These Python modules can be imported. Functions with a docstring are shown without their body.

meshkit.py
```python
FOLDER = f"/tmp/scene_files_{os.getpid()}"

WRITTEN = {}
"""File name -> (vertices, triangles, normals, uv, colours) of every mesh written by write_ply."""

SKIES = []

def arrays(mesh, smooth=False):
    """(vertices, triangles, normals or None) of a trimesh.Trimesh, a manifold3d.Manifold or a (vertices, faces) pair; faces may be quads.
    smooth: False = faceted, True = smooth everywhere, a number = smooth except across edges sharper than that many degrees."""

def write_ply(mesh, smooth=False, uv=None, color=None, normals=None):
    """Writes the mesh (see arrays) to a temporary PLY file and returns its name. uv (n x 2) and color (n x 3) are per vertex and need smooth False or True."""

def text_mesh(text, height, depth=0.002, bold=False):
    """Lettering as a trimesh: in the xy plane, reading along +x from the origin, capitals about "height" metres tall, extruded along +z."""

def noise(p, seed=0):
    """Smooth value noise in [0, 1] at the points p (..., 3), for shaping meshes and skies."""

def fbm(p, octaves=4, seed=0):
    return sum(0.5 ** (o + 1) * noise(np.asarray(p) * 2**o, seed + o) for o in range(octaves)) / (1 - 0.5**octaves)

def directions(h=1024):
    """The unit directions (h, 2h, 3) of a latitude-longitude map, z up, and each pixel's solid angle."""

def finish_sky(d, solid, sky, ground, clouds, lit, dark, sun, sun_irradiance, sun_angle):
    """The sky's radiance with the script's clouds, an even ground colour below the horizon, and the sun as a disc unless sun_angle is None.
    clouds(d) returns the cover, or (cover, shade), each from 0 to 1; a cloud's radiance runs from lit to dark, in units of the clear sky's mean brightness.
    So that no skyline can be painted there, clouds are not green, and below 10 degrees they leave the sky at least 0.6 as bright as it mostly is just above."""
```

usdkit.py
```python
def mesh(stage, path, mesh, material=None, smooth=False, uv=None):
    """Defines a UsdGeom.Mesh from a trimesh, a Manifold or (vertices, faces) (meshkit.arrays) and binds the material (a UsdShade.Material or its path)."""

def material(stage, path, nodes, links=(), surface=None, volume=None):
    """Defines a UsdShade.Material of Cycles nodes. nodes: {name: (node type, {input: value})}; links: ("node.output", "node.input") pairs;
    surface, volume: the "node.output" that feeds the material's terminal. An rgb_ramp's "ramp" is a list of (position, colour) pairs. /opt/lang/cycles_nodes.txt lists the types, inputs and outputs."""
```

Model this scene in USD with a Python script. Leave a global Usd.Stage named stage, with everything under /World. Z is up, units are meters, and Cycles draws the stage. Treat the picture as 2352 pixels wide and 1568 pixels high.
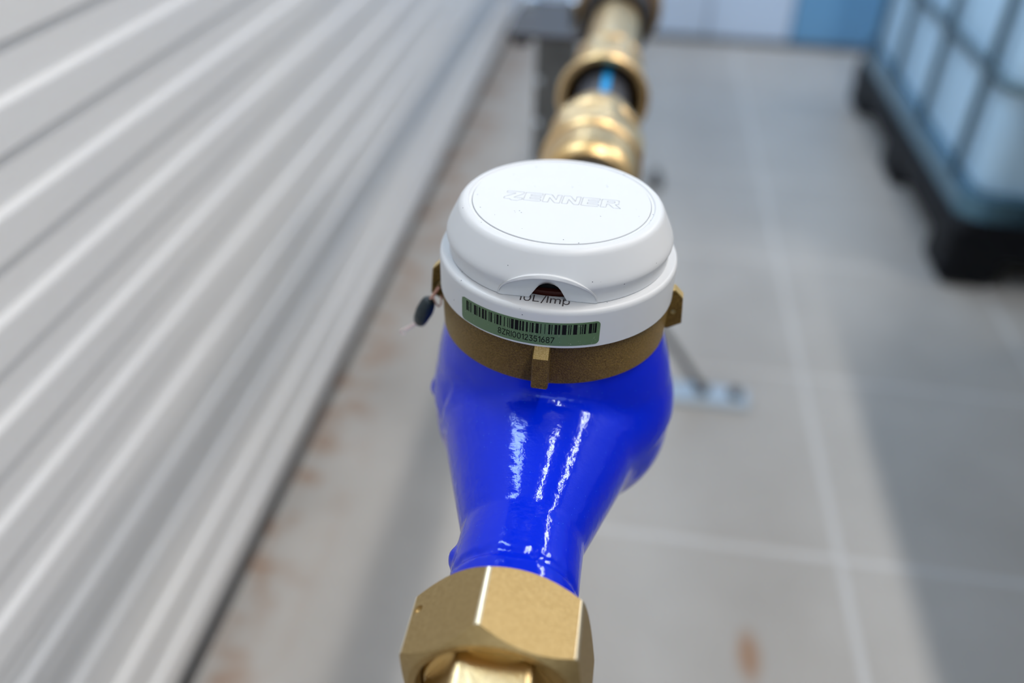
import math, random
import numpy as np
import trimesh, manifold3d, usdkit, meshkit
from manifold3d import Manifold, CrossSection
from shapely.geometry import Polygon, LineString, Point, box as sbox
from shapely.ops import unary_union
from shapely import affinity
from pxr import Usd, UsdGeom, UsdLux, UsdShade, Gf, Sdf, Vt

random.seed(7)
stage = Usd.Stage.CreateInMemory()
UsdGeom.SetStageUpAxis(stage, "Z")
UsdGeom.SetStageMetersPerUnit(stage, 1.0)
WORLD = UsdGeom.Xform.Define(stage, "/World")
stage.SetDefaultPrim(WORLD.GetPrim())
UsdGeom.Scope.Define(stage, "/World/Looks")

# ------------------------------------------------------------------ camera
# z = 0 is the lower rim of the white register band; the pipe runs along +y at z = ZP; the floor is FL
ZP, FL, CEIL = -0.0703, -0.786, 2.05
XV, YV, ZV = np.array([0.9885, 0.1079, -0.1060]), np.array([0.1491, -0.5771, 0.8029]), np.array([0.0254, -0.8095, -0.5866])
EYE = np.array([0.0252, -0.3456, 0.2140])
cam = UsdGeom.Camera.Define(stage, "/World/camera")
right = np.array([XV[0], YV[0], ZV[0]]); up = -np.array([XV[1], YV[1], ZV[1]])
right /= np.linalg.norm(right); up -= right * (up @ right); up /= np.linalg.norm(up); back = np.cross(right, up)
m = Gf.Matrix4d(*[float(v) for row in ((*right, 0), (*up, 0), (*back, 0), (*EYE, 1)) for v in row])
cam.AddTransformOp().Set(m)
cam.CreateHorizontalApertureAttr(36.0); cam.CreateVerticalApertureAttr(24.0)
cam.CreateFocalLengthAttr(29.81)
cam.CreateFStopAttr(2.85); cam.CreateFocusDistanceAttr(0.355)
cam.CreateClippingRangeAttr(Gf.Vec2f(0.01, 100.0))
cam.CreateExposureAttr(0.55)

# ------------------------------------------------------------------ light levels (the lamps and windows themselves are built below)
LAMP_COLOR = (1.0, 0.94, 0.87)
DAY_COLOR = (0.72, 0.86, 1.0)
LAMPS = [("near", 0.66, -0.35, 37.0), ("far", 2.12, 1.75, 56.0)]            # x, y, radiance of the tube fixtures on the ceiling
dome = UsdLux.DomeLight.Define(stage, "/World/sky")
dome.CreateIntensityAttr(0.35); dome.CreateColorAttr(Gf.Vec3f(0.60, 0.78, 1.0))


# ------------------------------------------------------------------ helpers
USED, BASE = {}, {}

def numbered(path):
    n = USED.get(path, 0); USED[path] = n + 1
    return path if n == 0 else f"{path}_{n:03d}"

def data(prim, **kw):
    for k, v in kw.items():
        if v: prim.SetCustomDataByKey(k, v)
    return prim

def thing(name, label, cat, loc=(0, 0, 0), group=None, kind=None):
    p = numbered("/World/" + name)
    x = UsdGeom.Xform.Define(stage, p); x.AddTranslateOp().Set(Gf.Vec3d(*map(float, loc)))
    BASE[p] = np.array(loc, float)
    data(x.GetPrim(), label=label, category=cat, group=group, kind=kind)
    return p

def part(name, mesh, mat, parent, smooth=30, label=None, kind=None):
    p = numbered(f"{parent}/{name}")
    v, f = vf(mesh)
    top = "/".join(p.split("/")[:3])
    v = v - BASE.get(top, np.zeros(3))
    g = usdkit.mesh(stage, p, trimesh.Trimesh(v, f, process=False), MAT[mat], smooth=smooth)
    data(g.GetPrim(), label=label, kind=kind)
    return p

def single(name, mesh, mat, label, cat, smooth=30, group=None, kind=None):
    p = numbered("/World/" + name)
    v, f = vf(mesh)
    g = usdkit.mesh(stage, p, trimesh.Trimesh(v, f, process=False), MAT[mat], smooth=smooth)
    data(g.GetPrim(), label=label, category=cat, group=group, kind=kind)
    return p

def vf(mesh):
    if hasattr(mesh, "to_mesh"):
        m_ = mesh.to_mesh(); return np.array(m_.vert_properties[:, :3], float), np.array(m_.tri_verts)
    return np.array(mesh.vertices, float), np.array(mesh.faces)

def cat_(*ms):
    out = []
    for q in ms:
        v, f = vf(q); out.append(trimesh.Trimesh(v, f, process=False))
    return trimesh.util.concatenate(out)

def lathe_z(profile, n=128, at=(0, 0, 0)):
    """profile: (r, z) closed loop, revolved about z; a Manifold."""
    cs = CrossSection([np.array(profile, float)], manifold3d.FillRule.NonZero)
    return cs.revolve(n).translate(tuple(at))

def lathe_y(profile, n=96, x=0.0, z=None):
    """profile: (r, y) closed loop revolved about the pipe's line."""
    z = ZP if z is None else z
    return lathe_z(profile, n).rotate((-90, 0, 0)).translate((x, 0, z)) if False else lathe_z(profile, n).transform(
        np.array([[1, 0, 0, x], [0, 0, 1, 0], [0, -1, 0, z]], float))

def rbox(lo, hi, r=0.003, seg=12):
    lo, hi = np.array(lo, float), np.array(hi, float)
    r = min(r, float((hi - lo).min()) * 0.45)
    s = Manifold.sphere(r, seg)
    return Manifold.batch_hull([s.translate(tuple(c)) for c in
        [(x, y, z) for x in (lo[0] + r, hi[0] - r) for y in (lo[1] + r, hi[1] - r) for z in (lo[2] + r, hi[2] - r)]])

def cbox(lo, hi, c=0.002):
    """a box with chamfered edges"""
    lo, hi = np.array(lo, float), np.array(hi, float)
    pts = []
    for k in range(3):
        a, b = lo + c, hi - c
        a[k], b[k] = lo[k], hi[k]
        pts += [(x, y, z) for x in (a[0], b[0]) for y in (a[1], b[1]) for z in (a[2], b[2])]
    return Manifold.hull_points(np.array(pts))

def box(lo, hi):
    lo, hi = np.array(lo, float), np.array(hi, float)
    return Manifold.cube(tuple(hi - lo)).translate(tuple(lo))

def frames(pts, closed=False):
    P = np.array(pts, float)
    T = np.roll(P, -1, 0) - np.roll(P, 1, 0) if closed else np.gradient(P, axis=0)
    T /= np.linalg.norm(T, axis=1, keepdims=True)
    ref = np.array([0, 0, 1.0]) if abs(T[0][2]) < 0.9 else np.array([1.0, 0, 0])
    N = []
    n = ref - T[0] * (ref @ T[0]); n /= np.linalg.norm(n)
    for t in T:
        n = n - t * (n @ t); n /= np.linalg.norm(n); N.append(n)
    N = np.array(N)
    return P, T, N, np.cross(T, N)

def tube(pts, r, seg=12, closed=False):
    P, T, N, B = frames(pts, closed)
    r = np.broadcast_to(np.asarray(r, float), (len(P),))
    a = np.linspace(0, 2 * np.pi, seg, endpoint=False)
    V = (P[:, None] + r[:, None, None] * (np.cos(a)[None, :, None] * N[:, None] + np.sin(a)[None, :, None] * B[:, None])).reshape(-1, 3)
    F, n = [], len(P)
    for i in range(n if closed else n - 1):
        j = (i + 1) % n
        for k in range(seg):
            l = (k + 1) % seg
            F += [(i * seg + k, i * seg + l, j * seg + l), (i * seg + k, j * seg + l, j * seg + k)]
    if not closed:
        V = np.vstack([V, P[0], P[-1]])
        for k in range(seg):
            l = (k + 1) % seg
            F += [(n * seg, k, l)[::-1] if False else (n * seg, l, k), (n * seg + 1, (n - 1) * seg + k, (n - 1) * seg + l)]
    t = trimesh.Trimesh(V, F, process=False)
    if t.volume < 0: t.invert()
    return t

def polygon_prism(poly, h):
    """shapely polygon extruded along +z as a trimesh"""
    gs = getattr(poly, "geoms", [poly])
    return trimesh.util.concatenate([trimesh.creation.extrude_polygon(g, h, engine="earcut") for g in gs])

def bend(mesh, radius, step=0.0006):
    """mesh in (arc length s, height z, thickness t) wrapped on the vertical cylinder; s = 0 faces -y"""
    v, f = vf(mesh)
    v, f = trimesh.remesh.subdivide_to_size(v, f, step * 4) if step else (v, f)
    a = v[:, 0] / radius
    r = radius + v[:, 2]
    return trimesh.Trimesh(np.stack([r * np.sin(a), -r * np.cos(a), v[:, 1]], 1), f, process=False)


# ------------------------------------------------------------------ materials
MAT = {}

def mat(name, nodes, links=(), surface="p.BSDF"):
    MAT[name] = usdkit.material(stage, f"/World/Looks/{name}", nodes, links, surface)

def plain(name, color, rough=0.5, metal=0.0, bump=None, tone=None, **kw):
    """principled with an optional fine bump (scale, strength, distance) and a slow tone variation (scale, colour)"""
    n = {"p": ("principled_bsdf", {"base_color": color, "roughness": rough, "metallic": metal, **kw})}
    l = []
    n["tc"] = ("texture_coordinate", {})
    if bump:
        n["bn"] = ("noise_texture", {"scale": bump[0], "detail": 3.0, "roughness": 0.6})
        n["b"] = ("bump", {"strength": bump[1], "distance": bump[2]})
        l += [("tc.object", "bn.vector"), ("bn.fac", "b.height"), ("b.normal", "p.normal")]
    if tone:
        n["tn"] = ("noise_texture", {"scale": tone[0], "detail": 4.0})
        n["tr"] = ("rgb_ramp", {"ramp": [(0.35, color), (0.65, tone[1])]})
        l += [("tc.object", "tn.vector"), ("tn.fac", "tr.fac"), ("tr.color", "p.base_color")]
    mat(name, n, l)

# glossy blue enamel with a rough cast skin below it
mat("blue_enamel", {
    "tc": ("texture_coordinate", {}),
    "n1": ("noise_texture", {"scale": 260.0, "detail": 3.0}), "n2": ("noise_texture", {"scale": 55.0, "detail": 2.0}),
    "m": ("math", {"math_type": "multiply_add", "value2": 0.35}),
    "b": ("bump", {"strength": 0.45, "distance": 0.0012}),
    "v": ("voronoi_texture", {"scale": 420.0}), "vr": ("rgb_ramp", {"ramp": [(0.0, (0.05, 0.22, 0.8)), (0.045, (0.05, 0.22, 0.8)), (0.06, (0.0, 0.016, 0.58)), (1.0, (0.0, 0.016, 0.58))]}),
    "p": ("principled_bsdf", {"base_color": (0.0, 0.016, 0.58), "roughness": 0.11, "ior": 1.46, "specular_tint": (0.66, 0.84, 1.0)})},
    [("tc.object", "n1.vector"), ("tc.object", "n2.vector"), ("n1.fac", "m.value1"), ("n2.fac", "m.value3"), ("m.value", "b.height"), ("b.normal", "p.normal"),
     ("tc.object", "v.vector"), ("v.distance", "vr.fac"), ("vr.color", "p.base_color")])

# white moulded plastic with a few dark dust specks
def white_plastic(name, bevel_r=None):
    n = {"tc": ("texture_coordinate", {}),
         "v": ("voronoi_texture", {"scale": 330.0, "randomness": 1.0}),
         "s": ("noise_texture", {"scale": 90.0, "detail": 1.0}),
         "lt": ("math", {"math_type": "less_than", "value2": 0.085}),
         "gt": ("math", {"math_type": "greater_than", "value2": 0.60}),
         "mu": ("math", {"math_type": "multiply"}),
         "mx": ("mix", {"color1": (0.60, 0.615, 0.637), "color2": (0.05, 0.06, 0.09)}),
         "p": ("principled_bsdf", {"roughness": 0.42, "ior": 1.45, "subsurface_weight": 0.0})}
    l = [("tc.object", "v.vector"), ("tc.object", "s.vector"), ("v.distance", "lt.value1"), ("s.fac", "gt.value1"), ("lt.value", "mu.value1"), ("gt.value", "mu.value2"),
         ("mu.value", "mx.fac"), ("mx.color", "p.base_color")]
    if bevel_r:
        n["bv"] = ("bevel", {"samples": 6, "radius": bevel_r}); l.append(("bv.bevel", "p.normal"))
    mat(name, n, l)
white_plastic("white_plastic"); white_plastic("white_plastic_cap", 0.0006)

def cast_brass(name, c1, c2, rough, bscale, bstr, bdist, tk=0.12):
    mat(name, {"tc": ("texture_coordinate", {}),
        "n": ("noise_texture", {"scale": bscale, "detail": 4.0, "roughness": 0.65}),
        "t": ("noise_texture", {"scale": bscale * tk, "detail": 3.0}),
        "r": ("rgb_ramp", {"ramp": [(0.3, c1), (0.7, c2)]}),
        "b": ("bump", {"strength": bstr, "distance": bdist}),
        "p": ("principled_bsdf", {"metallic": 1.0, "roughness": rough})},
        [("tc.object", "n.vector"), ("tc.object", "t.vector"), ("t.fac", "r.fac"), ("r.color", "p.base_color"), ("n.fac", "b.height"), ("b.normal", "p.normal")])
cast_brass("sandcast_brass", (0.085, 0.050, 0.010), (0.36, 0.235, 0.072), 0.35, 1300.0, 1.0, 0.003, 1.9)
cast_brass("lit_cast_brass", (0.62, 0.42, 0.14), (0.86, 0.66, 0.32), 0.34, 1100.0, 0.9, 0.0016, 1.5)  # for the lug tops: lamp reflection put into the colour
cast_brass("nut_brass", (0.38, 0.27, 0.118), (0.45, 0.33, 0.155), 0.50, 1200.0, 0.45, 0.0006, 0.5)
plain("worn_glint_brass", (0.86, 0.76, 0.56), 0.30, 1.0)  # for burnished nut corners, with the highlight brightened into the colour
cast_brass("bright_brass", (0.76, 0.56, 0.26), (0.88, 0.70, 0.40), 0.26, 700.0, 0.30, 0.0006)
cast_brass("coupling_brass", (0.64, 0.43, 0.19), (0.80, 0.61, 0.35), 0.38, 260.0, 0.25, 0.001)
plain("black_pipe", (0.055, 0.06, 0.075), 0.38)
plain("stripe_blue", (0.01, 0.30, 0.68), 0.45)
plain("black_rubber", (0.012, 0.012, 0.014), 0.55)
plain("print_black", (0.004, 0.004, 0.005), 0.7, ior=1.25)
plain("print_grey", (0.07, 0.06, 0.065), 0.6)
plain("register_red", (0.05, 0.008, 0.004), 0.4)
plain("copper_wire", (0.72, 0.42, 0.32), 0.35, 1.0)
plain("pale_wire", (0.80, 0.66, 0.62), 0.4, 0.8)
plain("seal_lead", (0.006, 0.016, 0.022), 0.42, 0.0, bump=(500, 0.6, 0.0008))
mat("label_green", {"tc": ("texture_coordinate", {}), "v": ("voronoi_texture", {"scale": 1500.0}), "w": ("noise_texture", {"scale": 420.0}),
    "lt": ("math", {"math_type": "less_than", "value2": 0.16}), "gt": ("math", {"math_type": "greater_than", "value2": 0.57}), "mu": ("math", {"math_type": "multiply"}),
    "mx": ("mix", {"color1": (0.085, 0.155, 0.075), "color2": (0.55, 0.62, 0.5)}), "p": ("principled_bsdf", {"roughness": 0.45})},
    [("tc.object", "v.vector"), ("tc.object", "w.vector"), ("v.distance", "lt.value1"), ("w.fac", "gt.value1"), ("lt.value", "mu.value1"), ("gt.value", "mu.value2"),
     ("mu.value", "mx.fac"), ("mx.color", "p.base_color")])
plain("paper_edge", (0.80, 0.83, 0.80), 0.5)
plain("galvanised", (0.42, 0.45, 0.48), 0.32, 0.9, tone=(40, (0.55, 0.58, 0.62)))
plain("post_steel", (0.16, 0.17, 0.175), 0.30, 0.85, tone=(30, (0.22, 0.23, 0.235)))
plain("bolt_chrome", (0.78, 0.87, 0.96), 0.24, 1.0)
plain("bolt_dark", (0.05, 0.045, 0.045), 0.4, 0.5)
plain("plate_zinc", (0.52, 0.64, 0.76), 0.4, 0.25)
plain("dark_steel", (0.13, 0.135, 0.14), 0.45, 0.6)
plain("cladding_paint", (0.71, 0.72, 0.74), 0.36, tone=(3.0, (0.745, 0.75, 0.755)))
plain("wall_paint", (0.24, 0.25, 0.26), 0.6)
plain("panel_blue_pale", (0.60, 0.73, 0.92), 0.4)
plain("panel_blue", (0.16, 0.38, 0.64), 0.4)
plain("ceiling_paint", (0.22, 0.22, 0.22), 0.8)
plain("trim_dark", (0.07, 0.075, 0.085), 0.6)
plain("cage_steel", (0.10, 0.16, 0.19), 0.30, 0.75)
plain("tray_steel", (0.14, 0.27, 0.36), 0.22, 0.85)
plain("pallet_black", (0.004, 0.005, 0.008), 0.55, ior=1.3)
plain("tank_white", (0.49, 0.70, 0.88), 0.38, subsurface_weight=0.0)
plain("bench_wood", (0.35, 0.26, 0.17), 0.5)
plain("lamp_white", (0.8, 0.8, 0.8), 0.5)
plain("frame_white", (0.75, 0.77, 0.80), 0.5)
plain("grout", (0.58, 0.58, 0.58), 0.8, bump=(300, 0.3, 0.001))
mat("pane", {"t": ("transparent_bsdf", {}), "g": ("glossy_bsdf", {"roughness": 0.02}), "mx": ("mix_closure", {"fac": 0.05})},
    [("t.BSDF", "mx.closure1"), ("g.BSDF", "mx.closure2")], "mx.closure")

# floor tile: warm grey stoneware with a few rusty stains, more of them along the cladding
mat("floor_tile", {
    "g": ("geometry", {}), "xyz": ("separate_xyz", {}),
    "n1": ("noise_texture", {"scale": 5.0, "detail": 5.0, "roughness": 0.6}), "n2": ("noise_texture", {"scale": 14.0, "detail": 3.0}),
    "r1": ("rgb_ramp", {"ramp": [(0.25, (0.435, 0.42, 0.40)), (0.75, (0.515, 0.50, 0.48))]}),
    "near": ("map_range", {"from_min": -0.44, "from_max": -0.33, "to_min": 1.0, "to_max": 0.0, "clamp": True}),
    "st": ("map_range", {"from_min": 0.46, "from_max": 0.62, "to_min": 0.0, "to_max": 0.85, "clamp": True}),
    "mu": ("math", {"math_type": "multiply"}),
    "mx": ("mix", {"color2": (0.34, 0.20, 0.12)}),
    # one small orange stain near the front
    "vm": ("vector_math", {"math_type": "subtract", "vector2": (0.264, 0.372, FL)}), "sc": ("vector_math", {"math_type": "multiply", "vector2": (1.0, 0.42, 1.0)}),
    "ln": ("vector_math", {"math_type": "length"}), "sp": ("map_range", {"from_min": 0.008, "from_max": 0.022, "to_min": 0.75, "to_max": 0.0, "clamp": True}),
    "mx2": ("mix", {"color2": (0.36, 0.19, 0.09)}),
    "p": ("principled_bsdf", {"roughness": 0.42, "ior": 1.45})},
    [("g.position", "n1.vector"), ("g.position", "n2.vector"), ("g.position", "xyz.vector"), ("n1.fac", "r1.fac"), ("xyz.x", "near.value"), ("n2.fac", "st.value"),
     ("near.result", "mu.value1"), ("st.result", "mu.value2"), ("mu.value", "mx.fac"), ("r1.color", "mx.color1"),
     ("g.position", "vm.vector1"), ("vm.vector", "sc.vector1"), ("sc.vector", "ln.vector1"), ("ln.value", "sp.value"), ("sp.result", "mx2.fac"), ("mx.color", "mx2.color1"),
     ("mx2.color", "p.base_color")])

# ================================================================== THE ROOM
X_L, X_R, Y_F, Y_B = -0.437, 2.75, -1.75, 3.19
TILT = 0.0128                                                     # the cladding is not quite parallel to the pipe
def xl(y): return X_L - TILT * y

# floor: grout bed with one mesh per tile
floor = thing("floor", "grey-beige tiled floor with pale joints under the pipework", "floor", (0, 0, FL), kind="structure")
part("grout_bed", box((-0.65, Y_F - 0.1, FL - 0.06), (X_R + 0.1, Y_B + 0.1, FL - 0.0015)), "grout", floor, False)
TS, JT = 0.45, 0.012
tx0, ty0 = 0.413 - 2 * TS, 0.563 - 6 * TS
rt = random.Random(3)
for i in range(8):
    for j in range(13):
        a, b = tx0 + i * TS + JT / 2, ty0 + j * TS + JT / 2
        lo, hi = [max(a, -0.62), max(b, Y_F)], [min(a + TS - JT, X_R), min(b + TS - JT, Y_B)]
        if i == 0: continue                                        # a plain screed strip runs along the cladding
        if hi[0] - lo[0] < 0.02 or hi[1] - lo[1] < 0.02: continue
        dz = rt.uniform(-0.0004, 0.0004)
        part("tile", cbox((lo[0], lo[1], FL - 0.010), (hi[0], hi[1], FL + dz), 0.0015), "floor_tile", floor, False)

part("screed_strip", box((-0.62, Y_F, FL - 0.010), (tx0 + TS - JT / 2, Y_B, FL)), "floor_tile", floor, False, label="plain screed strip along the cladding")

# left wall: ribbed cladding, one strip per rib, below a plain upper wall with a window band
PER, D = 0.0735, 0.0060
wl = thing("wall_left", "ribbed pale grey metal cladding wall left of the pipe", "wall", (0, 0, 0), kind="structure")
def strip(zb, zlow=None):
    zt = zb + 0.0045
    pr = [(-D / 2, zb + 0.0352), (-D / 2, zb + 0.0022), (D / 2 - 0.0010, zb - 0.0010), (D / 2, zb - 0.0026), (D / 2, zb - 0.0332), (D / 2 - 0.0010, zb - 0.0344), (-D / 2, zb - 0.0380), (-D / 2, zb - 0.0383)]
    outer = np.array(pr)
    if zlow is not None: outer[:, 1] = np.maximum(outer[:, 1], zlow)
    prof = np.vstack([outer, [(-0.03, outer[-1, 1])], [(-0.03, outer[0, 1])]])
    n = len(prof)
    V = []
    for y in (Y_F, Y_B): V += [(xl(y) + p[0], y, p[1]) for p in prof]
    F = []
    for k in range(n):
        l = (k + 1) % n; F += [(k, l, n + l), (k, n + l, n + k)]
    for k in range(1, n - 1): F += [(0, k + 1, k), (n, n + k, n + k + 1)]
    t = trimesh.Trimesh(np.array(V), F, process=False)
    if t.volume < 0: t.invert()
    return t
ZB0, WZ0 = -0.0231, 0.90
zs = [ZB0 + PER * k for k in range(9, -11, -1)]
for zb in zs:
    if zb - 0.0383 + PER > FL + 0.05: part("cladding_strip", strip(zb, FL + 0.044), "cladding_paint", wl, 25)
ztop = zs[0] + 0.034
W1, W2 = (0.20, 0.64, 0.70, 1.95), (1.80, 2.90, 0.82, 1.95)                                      # the window and the added second one: y0, y1, z0, z1
def slab(y0, y1, z0, z1, off=0.0, th=0.12):
    return Manifold.hull_points(np.array([(xl(y) + off - t, y, z) for y in (y0, y1) for z in (z0, z1) for t in (0, th)]))
part("upper_wall", slab(Y_F, Y_B, ztop, W1[2]), "wall_paint", wl, False)
part("upper_wall", slab(Y_F, Y_B, W1[3], CEIL), "wall_paint", wl, False)
for (a, b) in ((Y_F, W1[0]), (W1[1], W2[0]), (W2[1], Y_B)): part("upper_wall", slab(a, b, W1[2], W1[3]), "wall_paint", wl, False)
part("backing", slab(Y_F, Y_B, FL, ztop, -0.03, 0.09), "wall_paint", wl, False)
bl = single("baseboard_left", Manifold.hull_points(np.array([(xl(y) + q, y, z) for y in (Y_F, Y_B) for q in (-0.03, -0.006) for z in (FL, FL + 0.0435)])), "trim_dark",
            "dark narrow gap strip along the foot of the ribbed cladding", "baseboard", False, kind="structure")

for wn, W, wpow, wlab in (("window_1", W1, 14.0, "window high above the ribbed cladding, level with the meter"), ("window_2", W2, 7.0, "added unseen window high above the ribbed cladding, lighting the far end")):  # the far window is added to light the back end
    ym = (W[0] + W[1]) / 2
    win = thing(wn, wlab, "window", (xl(ym), ym, W[2]), kind="structure")
    for (a, b, c, d) in ((W[0], W[1], W[2], W[2] + 0.05), (W[0], W[1], W[3] - 0.05, W[3]), (W[0], W[0] + 0.05, W[2] + 0.05, W[3] - 0.05), (W[1] - 0.05, W[1], W[2] + 0.05, W[3] - 0.05)):
        part("window_frame", slab(a, b, c, d, -0.03, 0.06), "frame_white", win, False)
    part("window_pane", slab(W[0] + 0.05, W[1] - 0.05, W[2] + 0.05, W[3] - 0.05, -0.055, 0.004), "pane", win, False)
    day = UsdLux.RectLight.Define(stage, win + "/daylight")        # sky through the window; the second is added fill
    day.CreateWidthAttr(W[3] - W[2] - 0.1); day.CreateHeightAttr(W[1] - W[0] - 0.1)
    day.CreateIntensityAttr(wpow); day.CreateColorAttr(Gf.Vec3f(*DAY_COLOR))
    day.AddTranslateOp().Set(Gf.Vec3d(-0.075, 0.0, (W[3] - W[2]) / 2)); day.AddRotateYOp().Set(-90.0)

# back wall of pale blue boards with recessed joints; a deeper blue board on the right
wb = thing("wall_back", "light blue panelled wall at the far end of the room", "wall", (0, Y_B, FL), kind="structure")
part("backing", box((-0.65, Y_B + 0.02, FL), (X_R + 0.1, Y_B + 0.12, CEIL)), "wall_paint", wb, False)
xs = [-0.62, 0.30, 0.62, X_R]
for k in range(3):
    part("wall_panel", cbox((xs[k] + 0.004, Y_B, FL + 0.02), (xs[k + 1] - 0.004, Y_B + 0.019, CEIL - 0.01), 0.003), ("panel_blue_pale", "panel_blue_pale", "panel_blue")[k], wb, False)
single("baseboard_back", cbox((-0.5, Y_B - 0.012, FL), (X_R, Y_B, FL + 0.02), 0.002), "trim_dark", "dark strip at the foot of the light blue far wall", "baseboard", False, kind="structure")
single("wall_right", box((X_R, Y_F - 0.1, FL), (X_R + 0.1, Y_B, CEIL)), "wall_paint", "plain pale wall on the far right behind the tanks", "wall", False, kind="structure")
W3 = (-0.30, 1.30, 0.30, 1.50)                                    # added fill window behind the camera: x0, x1, z0, z1
wf = thing("wall_front", "plain pale wall with an added window behind the camera", "wall", (0, Y_F, FL), kind="structure")
for (a, b, c, d) in ((-0.65, X_R, FL, W3[2]), (-0.65, X_R, W3[3], CEIL), (-0.65, W3[0], W3[2], W3[3]), (W3[1], X_R, W3[2], W3[3])):
    part("wall_piece", box((a, Y_F - 0.1, c), (b, Y_F, d)), "wall_paint", wf, False)
w3 = thing("window_3", "added unseen window behind the camera, fill for the lid sides", "window", ((W3[0] + W3[1]) / 2, Y_F, W3[2]), kind="structure")
for (a, b, c, d) in ((W3[0], W3[1], W3[2], W3[2] + 0.05), (W3[0], W3[1], W3[3] - 0.05, W3[3]), (W3[0], W3[0] + 0.05, W3[2] + 0.05, W3[3] - 0.05), (W3[1] - 0.05, W3[1], W3[2] + 0.05, W3[3] - 0.05)):
    part("window_frame", box((a, Y_F - 0.08, c), (b, Y_F - 0.03, d)), "frame_white", w3, False)
part("window_pane", box((W3[0] + 0.05, Y_F - 0.058, W3[2] + 0.05), (W3[1] - 0.05, Y_F - 0.054, W3[3] - 0.05)), "pane", w3, False)
day = UsdLux.RectLight.Define(stage, w3 + "/daylight")             # added fill from behind the camera, tinted like daylight
day.CreateWidthAttr(W3[1] - W3[0] - 0.1); day.CreateHeightAttr(W3[3] - W3[2] - 0.1); day.CreateIntensityAttr(0.5); day.CreateColorAttr(Gf.Vec3f(*DAY_COLOR))
day.AddTranslateOp().Set(Gf.Vec3d(0, -0.085, (W3[3] - W3[2]) / 2)); day.AddRotateXOp().Set(90.0)
single("ceiling", box((-0.65, Y_F - 0.1, CEIL), (X_R + 0.1, Y_B + 0.1, CEIL + 0.1)), "ceiling_paint", "flat white ceiling carrying the tube lamps", "ceiling", False, kind="structure")

# tube lamps on the ceiling
LAMP_L, LAMP_W = 2.4, 0.10
for nm, lx, ly, lpow in LAMPS:
    lt = thing("ceiling_lamp", f"long white tube lamp on the ceiling, the one {'nearer to' if nm == 'near' else 'farther from'} the cladding", "lamp", (lx, ly, CEIL))
    part("housing", cbox((lx - 0.07, ly - LAMP_L / 2 - 0.03, CEIL - 0.05), (lx + 0.07, ly + LAMP_L / 2 + 0.03, CEIL), 0.004), "lamp_white", lt, False)
    for s in (-1, 1):
        part("end_cap", cbox((lx - 0.06, ly + s * (LAMP_L / 2 + 0.015) - 0.012, CEIL - 0.075), (lx + 0.06, ly + s * (LAMP_L / 2 + 0.015) + 0.012, CEIL - 0.05), 0.003), "lamp_white", lt, False)
    L = UsdLux.RectLight.Define(stage, lt + "/tube_light")
    L.CreateWidthAttr(LAMP_W); L.CreateHeightAttr(LAMP_L); L.CreateIntensityAttr(lpow); L.CreateColorAttr(Gf.Vec3f(*LAMP_COLOR))
    L.AddTranslateOp().Set(Gf.Vec3d(0, 0, -0.07))

# ================================================================== THE WATER METER
BZ = -0.1126
meter = thing("water_meter", "blue water meter with white lid and brass locking ring in the pipe", "water meter", (0, 0, BZ))

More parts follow.
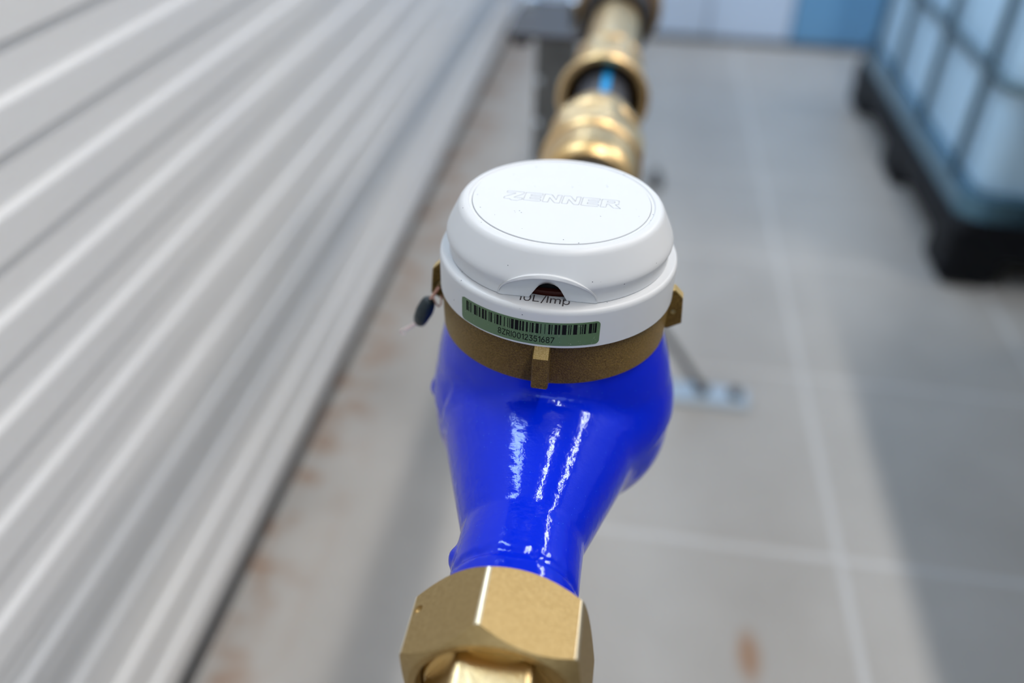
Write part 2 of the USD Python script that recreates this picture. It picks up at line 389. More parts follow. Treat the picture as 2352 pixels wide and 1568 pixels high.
def sd_body(x, y, z):
    # rounded bowl
    dx, dy, dz = x - 0.0021, y - 0.0004, z + 0.0745
    e = 0.694
    rho = math.hypot(dx, dy)
    q = (rho / 0.0613) ** (2 / e) + (abs(dz) / 0.0381) ** (2 / e)
    k = q ** (e / 2)
    L = math.sqrt(rho * rho + dz * dz) + 1e-9
    d1 = L * (1 - 1 / max(k, 1e-6))
    # collar below the brass ring
    h = min(max((-0.018 - z) / 0.046, 0.0), 1.0)
    rs = 0.0522 + 0.0086 * math.sin(h * 1.5708)
    rc = math.hypot(x - 0.0021 * h, y * rs / 0.0508)
    d2 = max((rc - rs) * 0.90, abs(z + 0.042) - 0.025)
    # two conical spouts with oval section
    ya = abs(y)
    t = 0.1015 - ya
    a = 0.0267 + (0.34 * t if t > 0 else 0.0)
    b = 0.0267 + (0.26 * t if t > 0 else 0.0)
    zz = z - ZP
    rr_ = math.hypot(x, zz)
    r_ = math.hypot(x / a, zz / b)
    d3 = (r_ - 1) * min(a, b) if r_ > 1e-6 else -b
    d3 = max(d3 * 0.94, 0.035 - ya, ya - 0.1285)
    d8 = math.hypot(rr_ - 0.0275, ya - 0.1288) - 0.0016
    # bead and threaded end next to the nuts
    rr = math.hypot(x, zz)
    d4 = max(rr - 0.0258, abs(ya - 0.1400) - 0.0078) - 0.0017
    d5 = max(rr - 0.0256, ya - 0.150, 0.11 - ya)
    # cast marks on the left side
    d6 = math.sqrt(((x + 0.0265) / 0.6) ** 2 + (y + 0.1165) ** 2 + (zz - 0.002) ** 2) - 0.0042
    d9 = math.sqrt(((x + 0.0268) / 0.6) ** 2 + (y + 0.1325) ** 2 + (zz - 0.002) ** 2) - 0.0040
    d7 = math.sqrt((x + 0.0585) ** 2 + (y + 0.010) ** 2 + ((z + 0.066) / 1.6) ** 2) - 0.0026
    def sm(p, q_, k_):
        h = max(k_ - abs(p - q_), 0.0) / k_
        return min(p, q_) - h * h * k_ * 0.25
    d = sm(d1, d2, 0.006)
    d = sm(d, d3, 0.004)
    d = sm(d, d4, 0.002)
    d = -sm(-d, d8, 0.0015)
    d = min(d, d5)
    d = sm(d, d6, 0.003)
    d = sm(d, d7, 0.003)
    d = sm(d, d9, 0.002)
    return -d
body = Manifold.level_set(sd_body, [-0.068, -0.153, -0.118, 0.070, 0.153, -0.012], 0.00235, 0.0, 0.00006)
bv, bf = vf(body)
bt = trimesh.Trimesh(bv, bf, process=True)
trimesh.smoothing.filter_taubin(bt, 0.5, 0.53, 12)
bt = bt.subdivide_loop(1)
part("body", bt, "blue_enamel", meter, True)

# brass locking ring with four lugs
ring = lathe_z([(0.046, -0.0203), (0.0530, -0.0203), (0.0537, -0.0196), (0.0543, 0.0004), (0.0538, 0.0012), (0.046, 0.0012)], 160)
rp = part("locking_ring", ring, "sandcast_brass", meter, 35)
def lug(kind):
    if kind == "block":
        pr = [(0.050, 0.0008), (0.0545, 0.0006), (0.0591, -0.0032), (0.0596, -0.0186), (0.050, -0.0200)]
        w = 0.0037
    else:
        pr = [(0.050, 0.0052), (0.0560, 0.0050), (0.0601, 0.0008), (0.0612, -0.0128), (0.0553, -0.0165), (0.050, -0.0165)]
        w = 0.0030
    s = 0.0005
    poly = Polygon(pr)
    inner = poly.buffer(-s)
    a = polygon_prism(poly, 2 * (w - s)); a.apply_translation((0, 0, -(w - s)))
    pts = np.vstack([np.array([(x, z, h) for x, z in pr for h in (-(w - s), w - s)]), np.array([(x, z, h) for x, z in list(inner.exterior.coords)[:-1] for h in (-w, w)])])
    mfd = Manifold.hull_points(pts)                                # x = radius, y = height, z = across
    if kind == "ear":
        mfd = mfd - Manifold.cylinder(0.02, 0.0011, 0.0011, 24, True).translate((0.0566, -0.0068, 0))
    return mfd
def place_lug(mf, ang):
    c, s = math.cos(ang), math.sin(ang)
    return mf.transform(np.array([[c, 0, s, 0], [s, 0, -c, 0], [0, 1, 0, 0]], float))
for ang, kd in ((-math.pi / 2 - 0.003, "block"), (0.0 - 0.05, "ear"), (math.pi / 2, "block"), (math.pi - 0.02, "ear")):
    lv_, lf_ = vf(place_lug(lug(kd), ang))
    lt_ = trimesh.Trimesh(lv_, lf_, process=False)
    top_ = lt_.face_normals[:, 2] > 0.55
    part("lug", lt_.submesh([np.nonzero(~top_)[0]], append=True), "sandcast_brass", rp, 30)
    part("lit_face", lt_.submesh([np.nonzero(top_)[0]], append=True), "lit_cast_brass", rp, 30, label="top face of a lug, lamp glint put into its colour")  # lamp reflection on the lug tops is set in as brighter brass

# white register band
band = lathe_z([(0.044, 0.0), (0.0542, 0.0), (0.0550, 0.0007), (0.0551, 0.0168), (0.0549, 0.0181), (0.0543, 0.0190), (0.0534, 0.0194), (0.0512, 0.0195), (0.044, 0.0195)], 200)
bp = part("register_band", band, "white_plastic", meter, 40)

# green bar-code label wrapped on the band
RB = 0.05515
def arc(a): return math.radians(a) * RB
lab = sbox(arc(-43.1), 0.0018, arc(25.1), 0.0134).buffer(-0.0019).buffer(0.0019, quad_segs=8)
lab = affinity.skew(lab, 0, 0.7, origin=(0, 0.008))
lm = polygon_prism(lab, 0.00012)
lp = part("barcode_label", bend(lm, RB), "label_green", bp, False, label="green label with black bar code")
bars = [(-39.73, -38.73), (-38.31, -37.89), (-36.98, -36.49), (-34.66, -33.35), (-32.97, -32.6), (-31.63, -30.83), (-29.83, -28.7), (-28.11, -27.32), (-25.97, -25.64), (-25.08, -24.32),
        (-22.88, -22.56), (-21.93, -20.89), (-20.21, -19.53), (-18.13, -17.76), (-16.41, -16.12), (-15.53, -15.23), (-14.73, -13.48), (-12.9, -11.26), (-10.75, -10.05), (-9.49, -8.71), (-7.77, -7.0),
        (-6.04, -5.72), (-5.17, -4.41), (-3.47, -2.21), (-1.37, -1.03), (0.47, 0.73), (2.14, 2.94), (3.47, 3.81), (4.8, 5.94), (6.39, 7.23), (8.11, 9.97), (10.78, 11.18), (11.66, 12.06), (13.0, 14.68),
        (16.04, 16.37), (16.86, 17.27), (17.74, 18.57), (19.91, 21.31), (21.74, 22.16), (22.51, 23.4)]
bm = []
for a, b in bars:
    z0 = 0.0076 + 0.0000135 * (a + 8)
    q = box((arc(a), z0, 0.00012), (arc(b), z0 + 0.0049, 0.00019)); bm.append(bend(q, RB, 0.0004))
part("bar_code", cat_(*bm), "print_black", bp, False, label="black bars printed on the green label")
def plain_text(text, h, d):
    """lettering glyph by glyph, with plain sans-serif forms for I and 1"""
    x, out, ref = 0.0, [], {}
    for c in text:
        if c == "I": g = polygon_prism(sbox(0, 0, 0.13 * h, h), d)
        elif c == "1": g = polygon_prism(Polygon([(0.24 * h, 0), (0.37 * h, 0), (0.37 * h, h), (0.28 * h, h), (0.0, 0.80 * h), (0.0, 0.68 * h), (0.24 * h, 0.80 * h)]), d)
        else: g = meshkit.text_mesh(c, h, d)
        b = g.bounds; g.apply_translation((x - b[0][0], 0, 0)); out.append(g)
        x += b[1][0] - b[0][0] + (0.09 if c == "/" else 0.17) * h
    return trimesh.util.concatenate(out)
sn = plain_text("8ZRI0012351687", 0.0030, 0.00007)
w = sn.bounds[1][0] - sn.bounds[0][0]
sn.apply_translation((-sn.bounds[0][0], 0, 0)); sn.apply_scale((arc(4.95) - arc(-21.1)) / w) if False else sn.apply_transform(np.diag([(arc(4.95) - arc(-21.1)) / w, 1, 1, 1]))
sn.apply_translation((arc(-21.1), 0.0032, 0.00012))
part("serial_number", bend(sn, RB, 0.0004), "print_black", bp, False, label="black serial number printed under the bar code")
# grey print on the ledge of the band, half under the lid
tp = plain_text("10L/Imp", 0.0050, 0.00006)
w = tp.bounds[1][0] - tp.bounds[0][0]
tp.apply_translation((-tp.bounds[0][0], 0, 0)); tp.apply_transform(np.diag([0.0222 / w, 1, 1, 1])); tp.apply_translation((-0.0124, -0.0494, 0.01951))
part("pulse_print", tp, "print_grey", bp, False, label="grey pulse value printed on the white ledge")

# white lid
prof = [(0.0, 0.0429), (0.0398, 0.0429), (0.0400, 0.0427), (0.0401, 0.0424), (0.0416, 0.0424), (0.0418, 0.0427), (0.0420, 0.0429), (0.0436, 0.0428), (0.0448, 0.0423), (0.0458, 0.0414), (0.0466, 0.0402),
        (0.0506, 0.0318), (0.0514, 0.0299), (0.0518, 0.0284), (0.0517, 0.0272), (0.0512, 0.0258), (0.0508, 0.0245), (0.0506, 0.0232), (0.0506, 0.0199), (0.0504, 0.0196),
        (0.0470, 0.0196), (0.0460, 0.0300), (0.0430, 0.0380), (0.0402, 0.0385), (0.0402, 0.0424), (0.0416, 0.0424), (0.0418, 0.0427)]
prof = prof[6:]
lid = lathe_z(prof, 256)
# scoop at the front: a leaning facet with an arched finger hole
def extrude_x(yz, x0, x1):
    return CrossSection([np.array(yz, float)], manifold3d.FillRule.NonZero).extrude(x1 - x0).transform(np.array([[0, 0, 1, x0], [1, 0, 0, 0], [0, 1, 0, 0]], float))
def ell(a_, b_, n=40):
    t = np.linspace(0, np.pi, n); return [(a_ * math.cos(q), 0.0196 + b_ * math.sin(q)) for q in t] + [(-a_, 0.0100), (a_, 0.0100)]
def extrude_y(xz, y0, y1):
    return CrossSection([np.array(xz, float)], manifold3d.FillRule.NonZero).extrude(y1 - y0).transform(np.array([[1, 0, 0, 0], [0, 0, -1, y1], [0, 1, 0, 0]], float))
vis = lathe_z([(0.0470, 0.0197), (0.0508, 0.0197), (0.0517, 0.0250), (0.0523, 0.0284), (0.0522, 0.0300), (0.0514, 0.0326), (0.0498, 0.0350), (0.0470, 0.0360)], 256)
lid = lid + (vis ^ extrude_y(ell(0.0212, 0.0140), -0.07, -0.03))
lid = lid - (extrude_y(ell(0.0207, 0.0124), -0.07, -0.03) ^ extrude_x([(-0.0466, 0.005), (-0.0466, 0.0205), (-0.0463, 0.0260), (-0.0462, 0.0330), (-0.09, 0.0330), (-0.09, 0.005)], -0.06, 0.06))
arch = Polygon([(-0.0092, 0.015), (-0.0080, 0.0192), (-0.0048, 0.0243), (-0.0036, 0.0257), (-0.0020, 0.0266), (0.0004, 0.0270), (0.0027, 0.0266), (0.0043, 0.0257), (0.0055, 0.0243), (0.0086, 0.0192), (0.0098, 0.015)]).buffer(-0.0008).buffer(0.0008)
ah = polygon_prism(arch, 0.02)
av, af = vf(ah)
ahm = Manifold.hull_points(np.stack([av[:, 0], -av[:, 2] - 0.036, av[:, 1]], 1))
lid = lid - ahm
cp = part("lid", lid, "white_plastic_cap", meter, 28)
# raised brand lettering on the lid
U = 0.0078
def letter(ch):
    W_, t = 0.0077, 0.0018
    if ch == "Z": return Polygon([(0, U), (W_, U), (W_, U - t), (0.0040, t), (W_ + 0.0003, t), (W_ + 0.0003, 0), (-0.0002, 0), (-0.0002, t * 0.9), (0.0042, U - t), (0, U - t)]).union(
        Polygon([(0.0016, 0.0010), (0.0036, -0.0012), (0.0062, -0.0012), (0.0080, 0.0010)]))
    if ch == "E": return Polygon([(0, 0), (0, U), (W_, U), (W_, U - t), (0.0026, U - t), (0.0026, U / 2 + t * 0.42), (W_ * 0.94, U / 2 + t * 0.42), (W_ * 0.94, U / 2 - t * 0.42), (0.0026, U / 2 - t * 0.42), (0.0026, t), (W_, t), (W_, 0)])
    if ch == "N": return Polygon([(0, 0), (0, U), (0.0030, U), (0.0058, 0.0030), (0.0058, U), (W_, U), (W_, 0), (0.0054, 0), (0.0025, 0.0046), (0.0025, 0)])
    p = Polygon([(0, 0), (0, U), (0.0060, U), (0.0076, U - 0.0004), (W_, U - 0.0014), (W_, U - 0.0030), (0.0078, U - 0.0040), (0.0062, U - 0.0044), (0.0090, 0), (0.0058, 0), (0.0034, U - 0.0046), (0.0025, U - 0.0046), (0.0025, 0)])
    return p.difference(Polygon([(0.0025, U - 0.0014), (0.0056, U - 0.0014), (0.0060, U - 0.0020), (0.0056, U - 0.0030), (0.0025, U - 0.0030)]))
lm = []
for k, ch in enumerate("ZENNER"):
    g = affinity.skew(letter(ch), 4, 0, origin=(0, 0)).buffer(0)
    g = affinity.translate(g, -0.0256 + k * 0.00863, -U / 2 + 0.0002)
    lm.append(g)
disc = lathe_z([(0, 0.0386), (0.0401, 0.0386), (0.0401, 0.0424), (0.0399, 0.0428), (0.0397, 0.0429), (0, 0.0429)], 200)
gv, gf = vf(polygon_prism(unary_union([g.buffer(0.00013).difference(g.buffer(-0.00013)) for g in lm]), 0.0010))
groove = Manifold(manifold3d.Mesh(gv.astype(np.float32), gf.astype(np.uint32))).translate((0, 0, 0.04245))
part("lid_disc", disc - groove, "white_plastic", cp, 30, label="flat top of the lid engraved with the maker's lettering in outline")
# what shows through the finger hole
part("register_face", lathe_z([(0, 0.0188), (0.0430, 0.0188), (0.0430, 0.0212), (0.0408, 0.0220), (0, 0.0220)], 96), "register_red", meter, 30, label="dark red register seen through the hole in the lid")
part("register_frame", rbox((-0.0045, -0.0415, 0.0215), (0.0050, -0.0385, 0.0240), 0.0006), "print_black", meter, 30, label="black frame seen through the hole in the lid")

# wire seal hung on the left ear
sl = thing("wire_seal", "dark lead seal bead on copper wire hung from the brass ring's left ear", "seal", (-0.0595, -0.004, -0.036))
A, B_ = np.array([-0.0612, -0.0045, -0.0148]), np.array([-0.0676, -0.0045, -0.0306])
ax = (B_ - A) / np.linalg.norm(B_ - A)
tt = np.linspace(0, 1, 18)
rad = 0.0044 * np.clip(np.sin(np.pi * (0.10 + 0.80 * tt)), 0, 1) ** 0.55
rad[0] = rad[-1] = 0.0014
bead = tube(A + tt[:, None] * (B_ - A), rad, 22)
nv = bead.vertices
bead.vertices = nv + 0.0011 * (meshkit.noise(nv * 260, 3)[:, None] - 0.5) * (nv - (A + B_) / 2) / 0.006
part("bead", bead, "seal_lead", sl, True)
def twist(p, q, r, turns, ph=0.0, n=60):
    p, q = np.array(p), np.array(q); d = q - p; d_ = d / np.linalg.norm(d)
    u = np.cross(d_, [0, 1, 0.2]); u /= np.linalg.norm(u); v = np.cross(d_, u)
    s = np.linspace(0, 1, n)
    return p + s[:, None] * d + r * (np.cos(s * turns * 2 * np.pi + ph)[:, None] * u + np.sin(s * turns * 2 * np.pi + ph)[:, None] * v)
part("wire", cat_(*[tube(twist((-0.0566, -0.0035, -0.0078), A + ax * 0.002, 0.0006, 3, ph), 0.00042, 8) for ph in (0, np.pi)]), "copper_wire", sl, True, label="twisted copper wire through the ear")
loop = [(-0.0600, -0.0040, -0.0132), (-0.0583, -0.0050, -0.0165), (-0.0570, -0.0045, -0.0188), (-0.0560, -0.0035, -0.0182), (-0.0560, -0.0025, -0.0150), (-0.0566, 0.0035, -0.0075)]
part("wire", tube(np.array([np.interp(np.linspace(0, 5, 30), range(6), np.array(loop)[:, k]) for k in range(3)]).T, 0.00042, 8), "copper_wire", sl, True)
part("wire_tail", cat_(*[tube(twist(B_ - ax * 0.002, (-0.0752, -0.0045, -0.0352), 0.00065, 3.2, ph), 0.00040, 8) for ph in (0, np.pi)],
     tube([(-0.0752 + 0.0012 * math.cos(a) - 0.0008, -0.0045, -0.0352 - 0.0014 + 0.0014 * math.sin(a)) for a in np.linspace(1.5, 5.6, 14)], 0.0004, 8)), "pale_wire", sl, True, label="pale loose wire end")

# ================================================================== PIPEWORK
def hexnut(y0, y1, R, rot_deg, hole, cham_r, drop):
    """hexagonal nut along y with both faces turned down to cham_r; drop = height of the turned cone at the corners"""
    a = np.radians(rot_deg + 60 * np.arange(6))
    pts = np.array([(R * math.cos(t), R * math.sin(t)) for t in a])
    poly = Polygon(pts).buffer(-0.0022).buffer(0.0022, quad_segs=4)
    hx = CrossSection([np.array(poly.exterior.coords)[:-1]], manifold3d.FillRule.NonZero).extrude(y1 - y0)     # along z
    hx = hx.transform(np.array([[1, 0, 0, 0], [0, 0, 1, y0], [0, 1, 0, ZP]], float))
    R2 = R * 1.02
    k = drop / (R - cham_r)
    env = lathe_y([(0, y0), (cham_r, y0), (R2, y0 + k * (R2 - cham_r)), (R2, y1 - k * (R2 - cham_r)), (cham_r, y1), (0, y1)], 180)
    hx = hx ^ env
    if hole: hx = hx - lathe_y([(0, y0 - 1), (hole, y0 - 1), (hole, y0 + 0.001), (hole - 0.0012, y0 + 0.004), (hole - 0.0012, y1 + 1), (0, y1 + 1)], 120)
    return hx
un = thing("union_nut", "large sandblasted brass hexagonal union nut on the meter's near spout", "nut", (0, -0.158, ZP - 0.0377))
nutm = hexnut(-0.1755, -0.1415, 0.03775, 100.7, 0.0292, 0.0318, 0.0050)
nutm = nutm - Manifold.sphere(0.0020, 20).scale((1, 0.8, 1.2)).translate((-0.0326, -0.1530, ZP + 0.0154))
nv_, nf_ = vf(nutm)
ntm = trimesh.Trimesh(nv_, nf_, process=False)
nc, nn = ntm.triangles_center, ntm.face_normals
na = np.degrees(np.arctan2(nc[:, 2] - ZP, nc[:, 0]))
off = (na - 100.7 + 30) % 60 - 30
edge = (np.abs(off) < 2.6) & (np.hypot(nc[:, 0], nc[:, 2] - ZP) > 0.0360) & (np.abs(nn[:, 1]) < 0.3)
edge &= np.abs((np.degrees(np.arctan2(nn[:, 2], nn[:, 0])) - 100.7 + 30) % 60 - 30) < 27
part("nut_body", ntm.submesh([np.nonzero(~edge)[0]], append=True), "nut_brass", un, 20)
for k in range(6):
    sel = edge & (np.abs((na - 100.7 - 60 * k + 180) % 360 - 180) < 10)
    if sel.any(): part("worn_glint_edge", ntm.submesh([np.nonzero(sel)[0]], append=True), "worn_glint_brass", un, True, label="burnished corner of the nut, paled to carry its highlight")  # burnished corner whose ridge highlight is put into the paler brass
ha = thing("hexagonal_tailpiece", "bright brass hexagonal tailpiece entering the near union nut", "pipe fitting", (0, -0.205, ZP - 0.0265))
part("flange", lathe_y([(0.019, -0.1500), (0.0276, -0.1500), (0.0276, -0.1705), (0.0262, -0.1722), (0.019, -0.1722)], 96), "bright_brass", ha, 30)
def rounded_hex(y0, y1, R, rot_deg, rnd, hole):
    a = np.radians(rot_deg + 60 * np.arange(6))
    poly = Polygon([(R * math.cos(t), R * math.sin(t)) for t in a]).buffer(-rnd).buffer(rnd, quad_segs=6)
    hx = CrossSection([np.array(poly.exterior.coords)[:-1]], manifold3d.FillRule.NonZero).extrude(y1 - y0).transform(np.array([[1, 0, 0, 0], [0, 0, 1, y0], [0, 1, 0, ZP]], float))
    env = lathe_y([(0, y0), (R * 0.93, y0), (R * 1.01, y0 + 0.002), (R * 1.01, y1 - 0.002), (R * 0.93, y1), (0, y1)], 120)
    return (hx ^ env) - lathe_y([(0, y0 - 1), (hole, y0 - 1), (hole, y1 + 1), (0, y1 + 1)], 60)
part("hexagon", rounded_hex(-0.232, -0.1723, 0.0268, 0, 0.0030, 0.019), "bright_brass", ha, 25)
part("socket", lathe_y([(0.019, -0.262), (0.0300, -0.262), (0.0312, -0.260), (0.0312, -0.236), (0.0300, -0.2325), (0.019, -0.2325)], 96), "bright_brass", ha, 30)
# the same pair, mirrored, behind the meter
un2 = thing("union_nut", "brass union nut on the meter's far spout, hidden behind the white lid", "nut", (0, 0.158, ZP - 0.0377))
part("nut_body", hexnut(0.1415, 0.1755, 0.03775, 95, 0.0292, 0.0318, 0.0050), "nut_brass", un2, 20)

def pipe(name, y0, y1, r, material, label, cat="pipe", stripe=False):
    t = thing(name, label, cat, (0, (y0 + y1) / 2, ZP - r))
    part("tube", lathe_y([(r - 0.004, y0), (r, y0), (r, y1), (r - 0.004, y1)], 96), material, t, 30)
    if stripe:
        for q in stripe:
            a = np.radians(np.linspace(q - 8.5, q + 8.5, 9)); pr = [((r + 0.0002) * np.cos(a), (r + 0.0002) * np.sin(a))]
            V = [(r_ * math.cos(b), y, ZP + r_ * math.sin(b)) for y in (y0 + 0.001, y1 - 0.001) for r_ in (r - 0.0005, r + 0.0002) for b in a]
            part("stripe", Manifold.hull_points(np.array(V)), "stripe_blue", t, 30, label="blue stripe along the black pipe")
    return t
pipe("pipe", -1.749, -0.2622, 0.0245, "black_pipe", "black plastic pipe leading to the meter from behind the camera", stripe=(88,))
pipe("pipe", 0.1505, 0.2680, 0.0245, "black_pipe", "short dark pipe between the meter and the nearer brass coupling")
pipe("pipe", 0.3600, 0.4780, 0.0245, "black_pipe", "short black plastic pipe with a blue stripe between two brass couplings", stripe=(84, -96))

def lobed(y0, y1, r, n, amp, hole):
    a = np.linspace(0, 2 * np.pi, 144, endpoint=False)
    rr = r + amp * np.cos(n * a)
    cs = CrossSection([np.stack([rr * np.cos(a), rr * np.sin(a)], 1)], manifold3d.FillRule.NonZero).extrude(y1 - y0).transform(np.array([[1, 0, 0, 0], [0, 0, 1, y0], [0, 1, 0, ZP]], float))
    env = lathe_y([(0, y0), (r - 0.003, y0), (r + amp + 0.0003, y0 + 0.004), (r + amp + 0.0003, y1 - 0.004), (r - 0.003, y1), (0, y1)], 120)
    return (cs ^ env) - lathe_y([(0, y0 - 1), (hole, y0 - 1), (hole, y1 + 1), (0, y1 + 1)], 60)

c1 = thing("brass_coupling", "stout brass compression coupling just behind the meter's white lid", "pipe coupling", (0, 0.31, ZP - 0.041))
part("clamp_nut", lathe_y([(0.0272, 0.2440), (0.0318, 0.2440), (0.0360, 0.2475), (0.0384, 0.2540), (0.0390, 0.2800), (0.0378, 0.2870), (0.0272, 0.2870)], 110), "coupling_brass", c1, 30)
part("ring", lathe_y([(0.0250, 0.2872), (0.0392, 0.2872), (0.0412, 0.2900), (0.0412, 0.2985), (0.0392, 0.3010), (0.0250, 0.3010)], 110), "coupling_brass", c1, 30)
part("coupling_body", rounded_hex(0.3012, 0.3380, 0.0425, 12, 0.003, 0.025), "coupling_brass", c1, 25)
part("ring", lathe_y([(0.0250, 0.3382), (0.0380, 0.3382), (0.0392, 0.3400), (0.0392, 0.3470), (0.0375, 0.3490), (0.0250, 0.3490)], 110), "coupling_brass", c1, 30)
part("tail_nut", lathe_y([(0.0250, 0.3492), (0.0345, 0.3492), (0.0365, 0.3520), (0.0360, 0.3600), (0.0330, 0.3720), (0.0305, 0.3815), (0.0280, 0.3840), (0.0250, 0.3840)], 110), "coupling_brass", c1, 30)

c2 = thing("brass_coupling", "flared brass coupling beyond the blue-striped pipe", "pipe coupling", (0, 0.50, ZP - 0.044))
part("flared_nut", lathe_y([(0.0365, 0.4440), (0.0415, 0.4430), (0.0438, 0.4455), (0.0440, 0.4510), (0.0410, 0.4640), (0.0365, 0.4790), (0.0250, 0.4790), (0.0250, 0.4760), (0.0330, 0.4690)], 110), "coupling_brass", c2, 30)
part("ring", lathe_y([(0.0250, 0.4792), (0.0352, 0.4792), (0.0368, 0.4815), (0.0368, 0.4890), (0.0350, 0.4915), (0.0250, 0.4915)], 110), "coupling_brass", c2, 30)
part("coupling_body", rounded_hex(0.4917, 0.5370, 0.0372, 0, 0.003, 0.024), "coupling_brass", c2, 25)
part("ring", lathe_y([(0.0240, 0.5372), (0.0335, 0.5372), (0.0350, 0.5395), (0.0350, 0.5500), (0.0320, 0.5560), (0.0240, 0.5560)], 110), "coupling_brass", c2, 30)
single("brass_nipple", lathe_y([(0.0200, 0.5562), (0.0275, 0.5562), (0.0283, 0.5590), (0.0283, 0.7980), (0.0200, 0.7980)], 110), "coupling_brass", "smooth brass nipple at the top edge of the photo", "pipe fitting", 30)
vl = thing("brass_valve", "wide-mouthed brass valve at the far end of the pipework", "valve", (0, 0.85, ZP - 0.055))
part("mouth", lathe_y([(0.0285, 0.790), (0.0440, 0.770), (0.0500, 0.768), (0.0530, 0.772), (0.0535, 0.785), (0.0500, 0.810), (0.0360, 0.820), (0.0285, 0.820)], 110), "coupling_brass", vl, 30)
part("valve_body", rounded_hex(0.8202, 0.910, 0.046, 0, 0.004, 0.022), "coupling_brass", vl, 25)
part("stem", lathe_z([(0, 0), (0.011, 0), (0.011, 0.030), (0.008, 0.032), (0, 0.032)], 48, (0, 0.865, ZP + 0.038)), "coupling_brass", vl, 30)
part("lever", rbox((-0.010, 0.855, ZP + 0.071), (0.010, 1.010, ZP + 0.078), 0.003), "black_rubber", vl, 30, label="black valve lever")
pipe("pipe", 0.9102, 3.1895, 0.0245, "black_pipe", "black plastic pipe running on from the valve to the far wall", stripe=(88,))

# ------------------------------------------------------------------ slotted post and floor bracket
PX, PY, PW = -0.0785, 0.815, 0.0265
post = thing("steel_post", "dark slotted steel post standing left of the pipe behind the meter", "post", (PX, PY, FL))
ch = box((PX - PW, PY - 0.0205, FL + 0.008), (PX + PW, PY + 0.0205, -0.094)) - box((PX - PW + 0.0025, PY - 0.018, FL - 0.01), (PX + PW - 0.0025, PY + 0.018, 0.1))
part("channel", ch, "post_steel", post, 30)
part("base_plate", cbox((PX - 0.06, PY - 0.06, FL), (PX + 0.06, PY + 0.06, FL + 0.008), 0.0015), "galvanised", post, False)
for (dx, z) in ((-0.020, -0.235), (-0.020, -0.175), (0.012, -0.112), (-0.020, -0.112), (-0.020, -0.30), (0.012, -0.175), (0.012, -0.235), (0.012, -0.30), (-0.020, -0.40), (0.012, -0.40), (-0.020, -0.52), (0.012, -0.52)):
    part("rivet", Manifold.sphere(0.0052, 20).scale((1, 0.7, 1)).translate((PX + dx, PY - 0.0208, z)), "bolt_chrome", post, True)
def hexbolt(c, r, h, axis="y"):
    a = np.radians(60 * np.arange(6) + 15)
    cs = CrossSection([np.stack([r * np.cos(a), r * np.sin(a)], 1)], manifold3d.FillRule.NonZero).extrude(h)
    dome_ = Manifold.sphere(r * 1.5, 24).translate((0, 0, h - r * 1.30))
    cs = cs ^ dome_
    if axis == "y": cs = cs.rotate((90, 0, 0))
    if axis == "x": cs = cs.rotate((0, -90, 0))
    return cs.translate(tuple(c))
br = thing("pipe_bracket", "bracket with shiny bolts and black rubber clamp holding the pipe to the post", "bracket", (PX, PY, -0.094))
part("angle_plate", cbox((PX - 0.054, 0.700, -0.0938), (-0.060, PY + 0.045, -0.088), 0.001) + cbox((-0.075, 0.8215, -0.0938), (-0.047, PY + 0.045, -0.088), 0.001) + cbox((PX - 0.02, 0.700, -0.0938), (-0.036, 0.748, -0.088), 0.001), "bolt_dark", br, 30)
part("end_block", rbox((PX - 0.060, PY - 0.030, -0.130), (PX - 0.0345, PY + 0.000, -0.0942), 0.006), "bolt_dark", br, 30, label="dark block on the bracket's left end")
part("clamp_band", lathe_y([(0.0286, 0.705), (0.0405, 0.705), (0.0425, 0.708), (0.0425, 0.742), (0.0405, 0.745), (0.0286, 0.745)], 90), "black_rubber", br, 30, label="black rubber-lined clamp round the brass nipple")
for (x, y) in ((PX - 0.040, PY + 0.022), (PX + 0.0195, PY + 0.026)):
    part("bolt", hexbolt((x, y, -0.088), 0.0120, 0.010, "z"), "bolt_chrome", br, 30, label="shiny bolt head")
FBY = 0.91
fb = thing("floor_bracket", "pale zinc rail bolted to the floor right of the meter", "bracket", (0.225, FBY, FL))
part("rail", cbox((0.10, FBY - 0.024, FL), (0.300, FBY + 0.024, FL + 0.016), 0.002), "plate_zinc", fb, False)
for x in (0.216, 0.275):
    part("bolt", hexbolt((x, FBY, FL + 0.016), 0.0125, 0.012, "z"), "bolt_dark", fb, 30, label="dark bolt on the zinc rail")
p0, p1 = np.array([0.214, FBY, FL + 0.022]), np.array([PX + PW + 0.0085, PY + 0.012, -0.36])
bc = thing("brace", "thin grey steel brace slanting from the zinc floor rail up to the post", "brace", tuple(p0))
part("rod", tube([p0 + (p1 - p0) * t for t in np.linspace(0, 1, 8)], 0.0075, 14), "dark_steel", bc, True)
pg = thing("floor_plug", "small dark grey plug standing on the floor behind the white lid", "plug", (0.118, 1.80, FL))
part("plug_body", lathe_z([(0, 0), (0.020, 0), (0.021, 0.002), (0.018, 0.030), (0.014, 0.034), (0, 0.034)], 40, (0.118, 1.80, FL)), "dark_steel", pg, 30)
part("knob", lathe_z([(0, 0.0342), (0.009, 0.0342), (0.012, 0.040), (0.010, 0.050), (0, 0.052)], 32, (0.118, 1.80, FL)), "dark_steel", pg, 30)

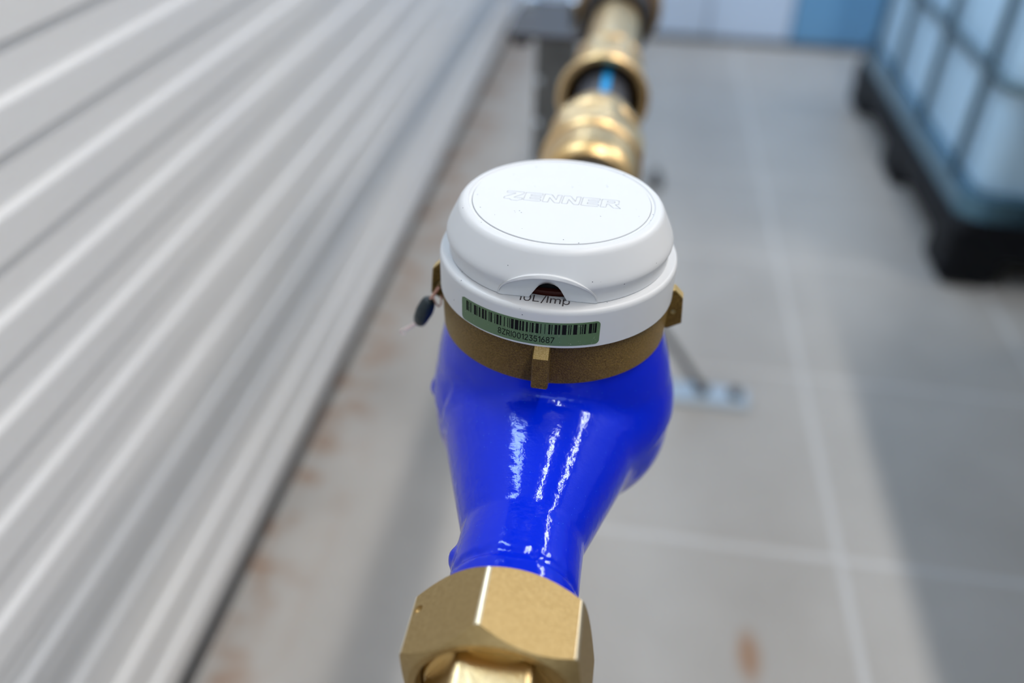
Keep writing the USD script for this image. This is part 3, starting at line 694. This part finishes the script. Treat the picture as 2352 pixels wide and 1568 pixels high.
# ------------------------------------------------------------------ caged liquid tanks
def tank(x0, y0, label):
    """1.0 x 1.2 m intermediate bulk container: pallet, tray, bottle and a cage of single tubes"""
    x1, y1 = x0 + 1.0, y0 + 1.2
    t = thing("caged_tank", label, "liquid tank", ((x0 + x1) / 2, (y0 + y1) / 2, FL))
    zt = FL + 0.165
    part("pallet_deck", rbox((x0, y0, FL + 0.062), (x1, y1, zt), 0.03, 16), "pallet_black", t, 30)
    for i in range(3):
        for j in range(3):
            w_, d_ = (0.14, 0.16)
            cx = (x0 + w_ / 2, (x0 + x1) / 2, x1 - w_ / 2)[i]; cy = (y0 + d_ / 2, (y0 + y1) / 2, y1 - d_ / 2)[j]
            part("pallet_foot", rbox((cx - w_ / 2 + 0.003, cy - d_ / 2 + 0.003, FL), (cx + w_ / 2 - 0.003, cy + d_ / 2 - 0.003, FL + 0.12), 0.025, 12), "pallet_black", t, 30)
    def loop(o, r, z):
        pts = []
        for cx, cy, a0 in ((x1 - o - r, y1 - o - r, 0), (x0 + o + r, y1 - o - r, 90), (x0 + o + r, y0 + o + r, 180), (x1 - o - r, y0 + o + r, 270)):
            pts += [(cx + r * math.cos(math.radians(a0 + a)), cy + r * math.sin(math.radians(a0 + a)), z) for a in np.linspace(0, 90, 7)]
        return pts
    ring_ = Polygon([p[:2] for p in loop(0.004, 0.06, 0)])
    tr = polygon_prism(ring_.difference(ring_.buffer(-0.035)), 0.05); tr.apply_translation((0, 0, zt))
    part("base_tray", tr, "tray_steel", t, 30)
    lo, hi = np.array([x0 + 0.035, y0 + 0.035, zt + 0.012]), np.array([x1 - 0.035, y1 - 0.035, FL + 1.10])
    part("bottle", rbox(lo, hi, 0.055, 24), "tank_white", t, True)
    part("bottle_cap", lathe_z([(0, 0), (0.08, 0), (0.08, 0.03), (0.075, 0.035), (0, 0.035)], 48, ((x0 + x1) / 2, (y0 + y1) / 2, FL + 1.10)), "pallet_black", t, 30)
    for h in (0.445, 0.675, 0.905, 1.13):
        part("cage_rail", tube(loop(0.014, 0.06, FL + h), 0.0105, 10, True), "cage_steel", t, True)
    ys = [y0 + d for d in (0.155, 0.47, 0.785, 1.05)]; xs_ = [x0 + d for d in (0.22, 0.50, 0.78)]
    for (x, y) in [(x0 + 0.014, y) for y in ys] + [(x1 - 0.014, y) for y in ys] + [(x, y0 + 0.014) for x in xs_] + [(x, y1 - 0.014) for x in xs_]:
        part("cage_bar", tube([(x, y, z) for z in np.linspace(zt + 0.03, FL + 1.14, 4)], 0.0105, 10), "cage_steel", t, True)
    return t
tank(0.752, 1.41, "white tank in a grey steel cage on a black pallet, right of the pipe")
wk = thing("added_bench", "added bench right of the camera, unseen, put there to shade the floor", "added_bench", (1.0, -0.2, FL))  # unseen bench, added to darken the floor at the lower right
bt_ = polygon_prism(Polygon([(0.545, -1.0), (0.545, 0.85), (0.72, 1.25), (1.40, 1.25), (1.40, -1.0)]), 0.04); bt_.apply_translation((0, 0, -0.085))  # outline shaped to block both lamps from that floor
part("added_bench_top", bt_, "bench_wood", wk, False)
for (x, y) in ((0.86, -0.95), (1.35, -0.95), (0.98, 1.20), (1.35, 1.20)):
    part("leg", cbox((x - 0.025, y - 0.025, FL), (x + 0.025, y + 0.025, -0.0852), 0.002), "dark_steel", wk, False)
part("added_bench_cabinet", cbox((1.00, -0.92, FL + 0.02), (1.38, 1.16, -0.0852), 0.003), "bench_wood", wk, False)  # added under the bench to deepen its shade
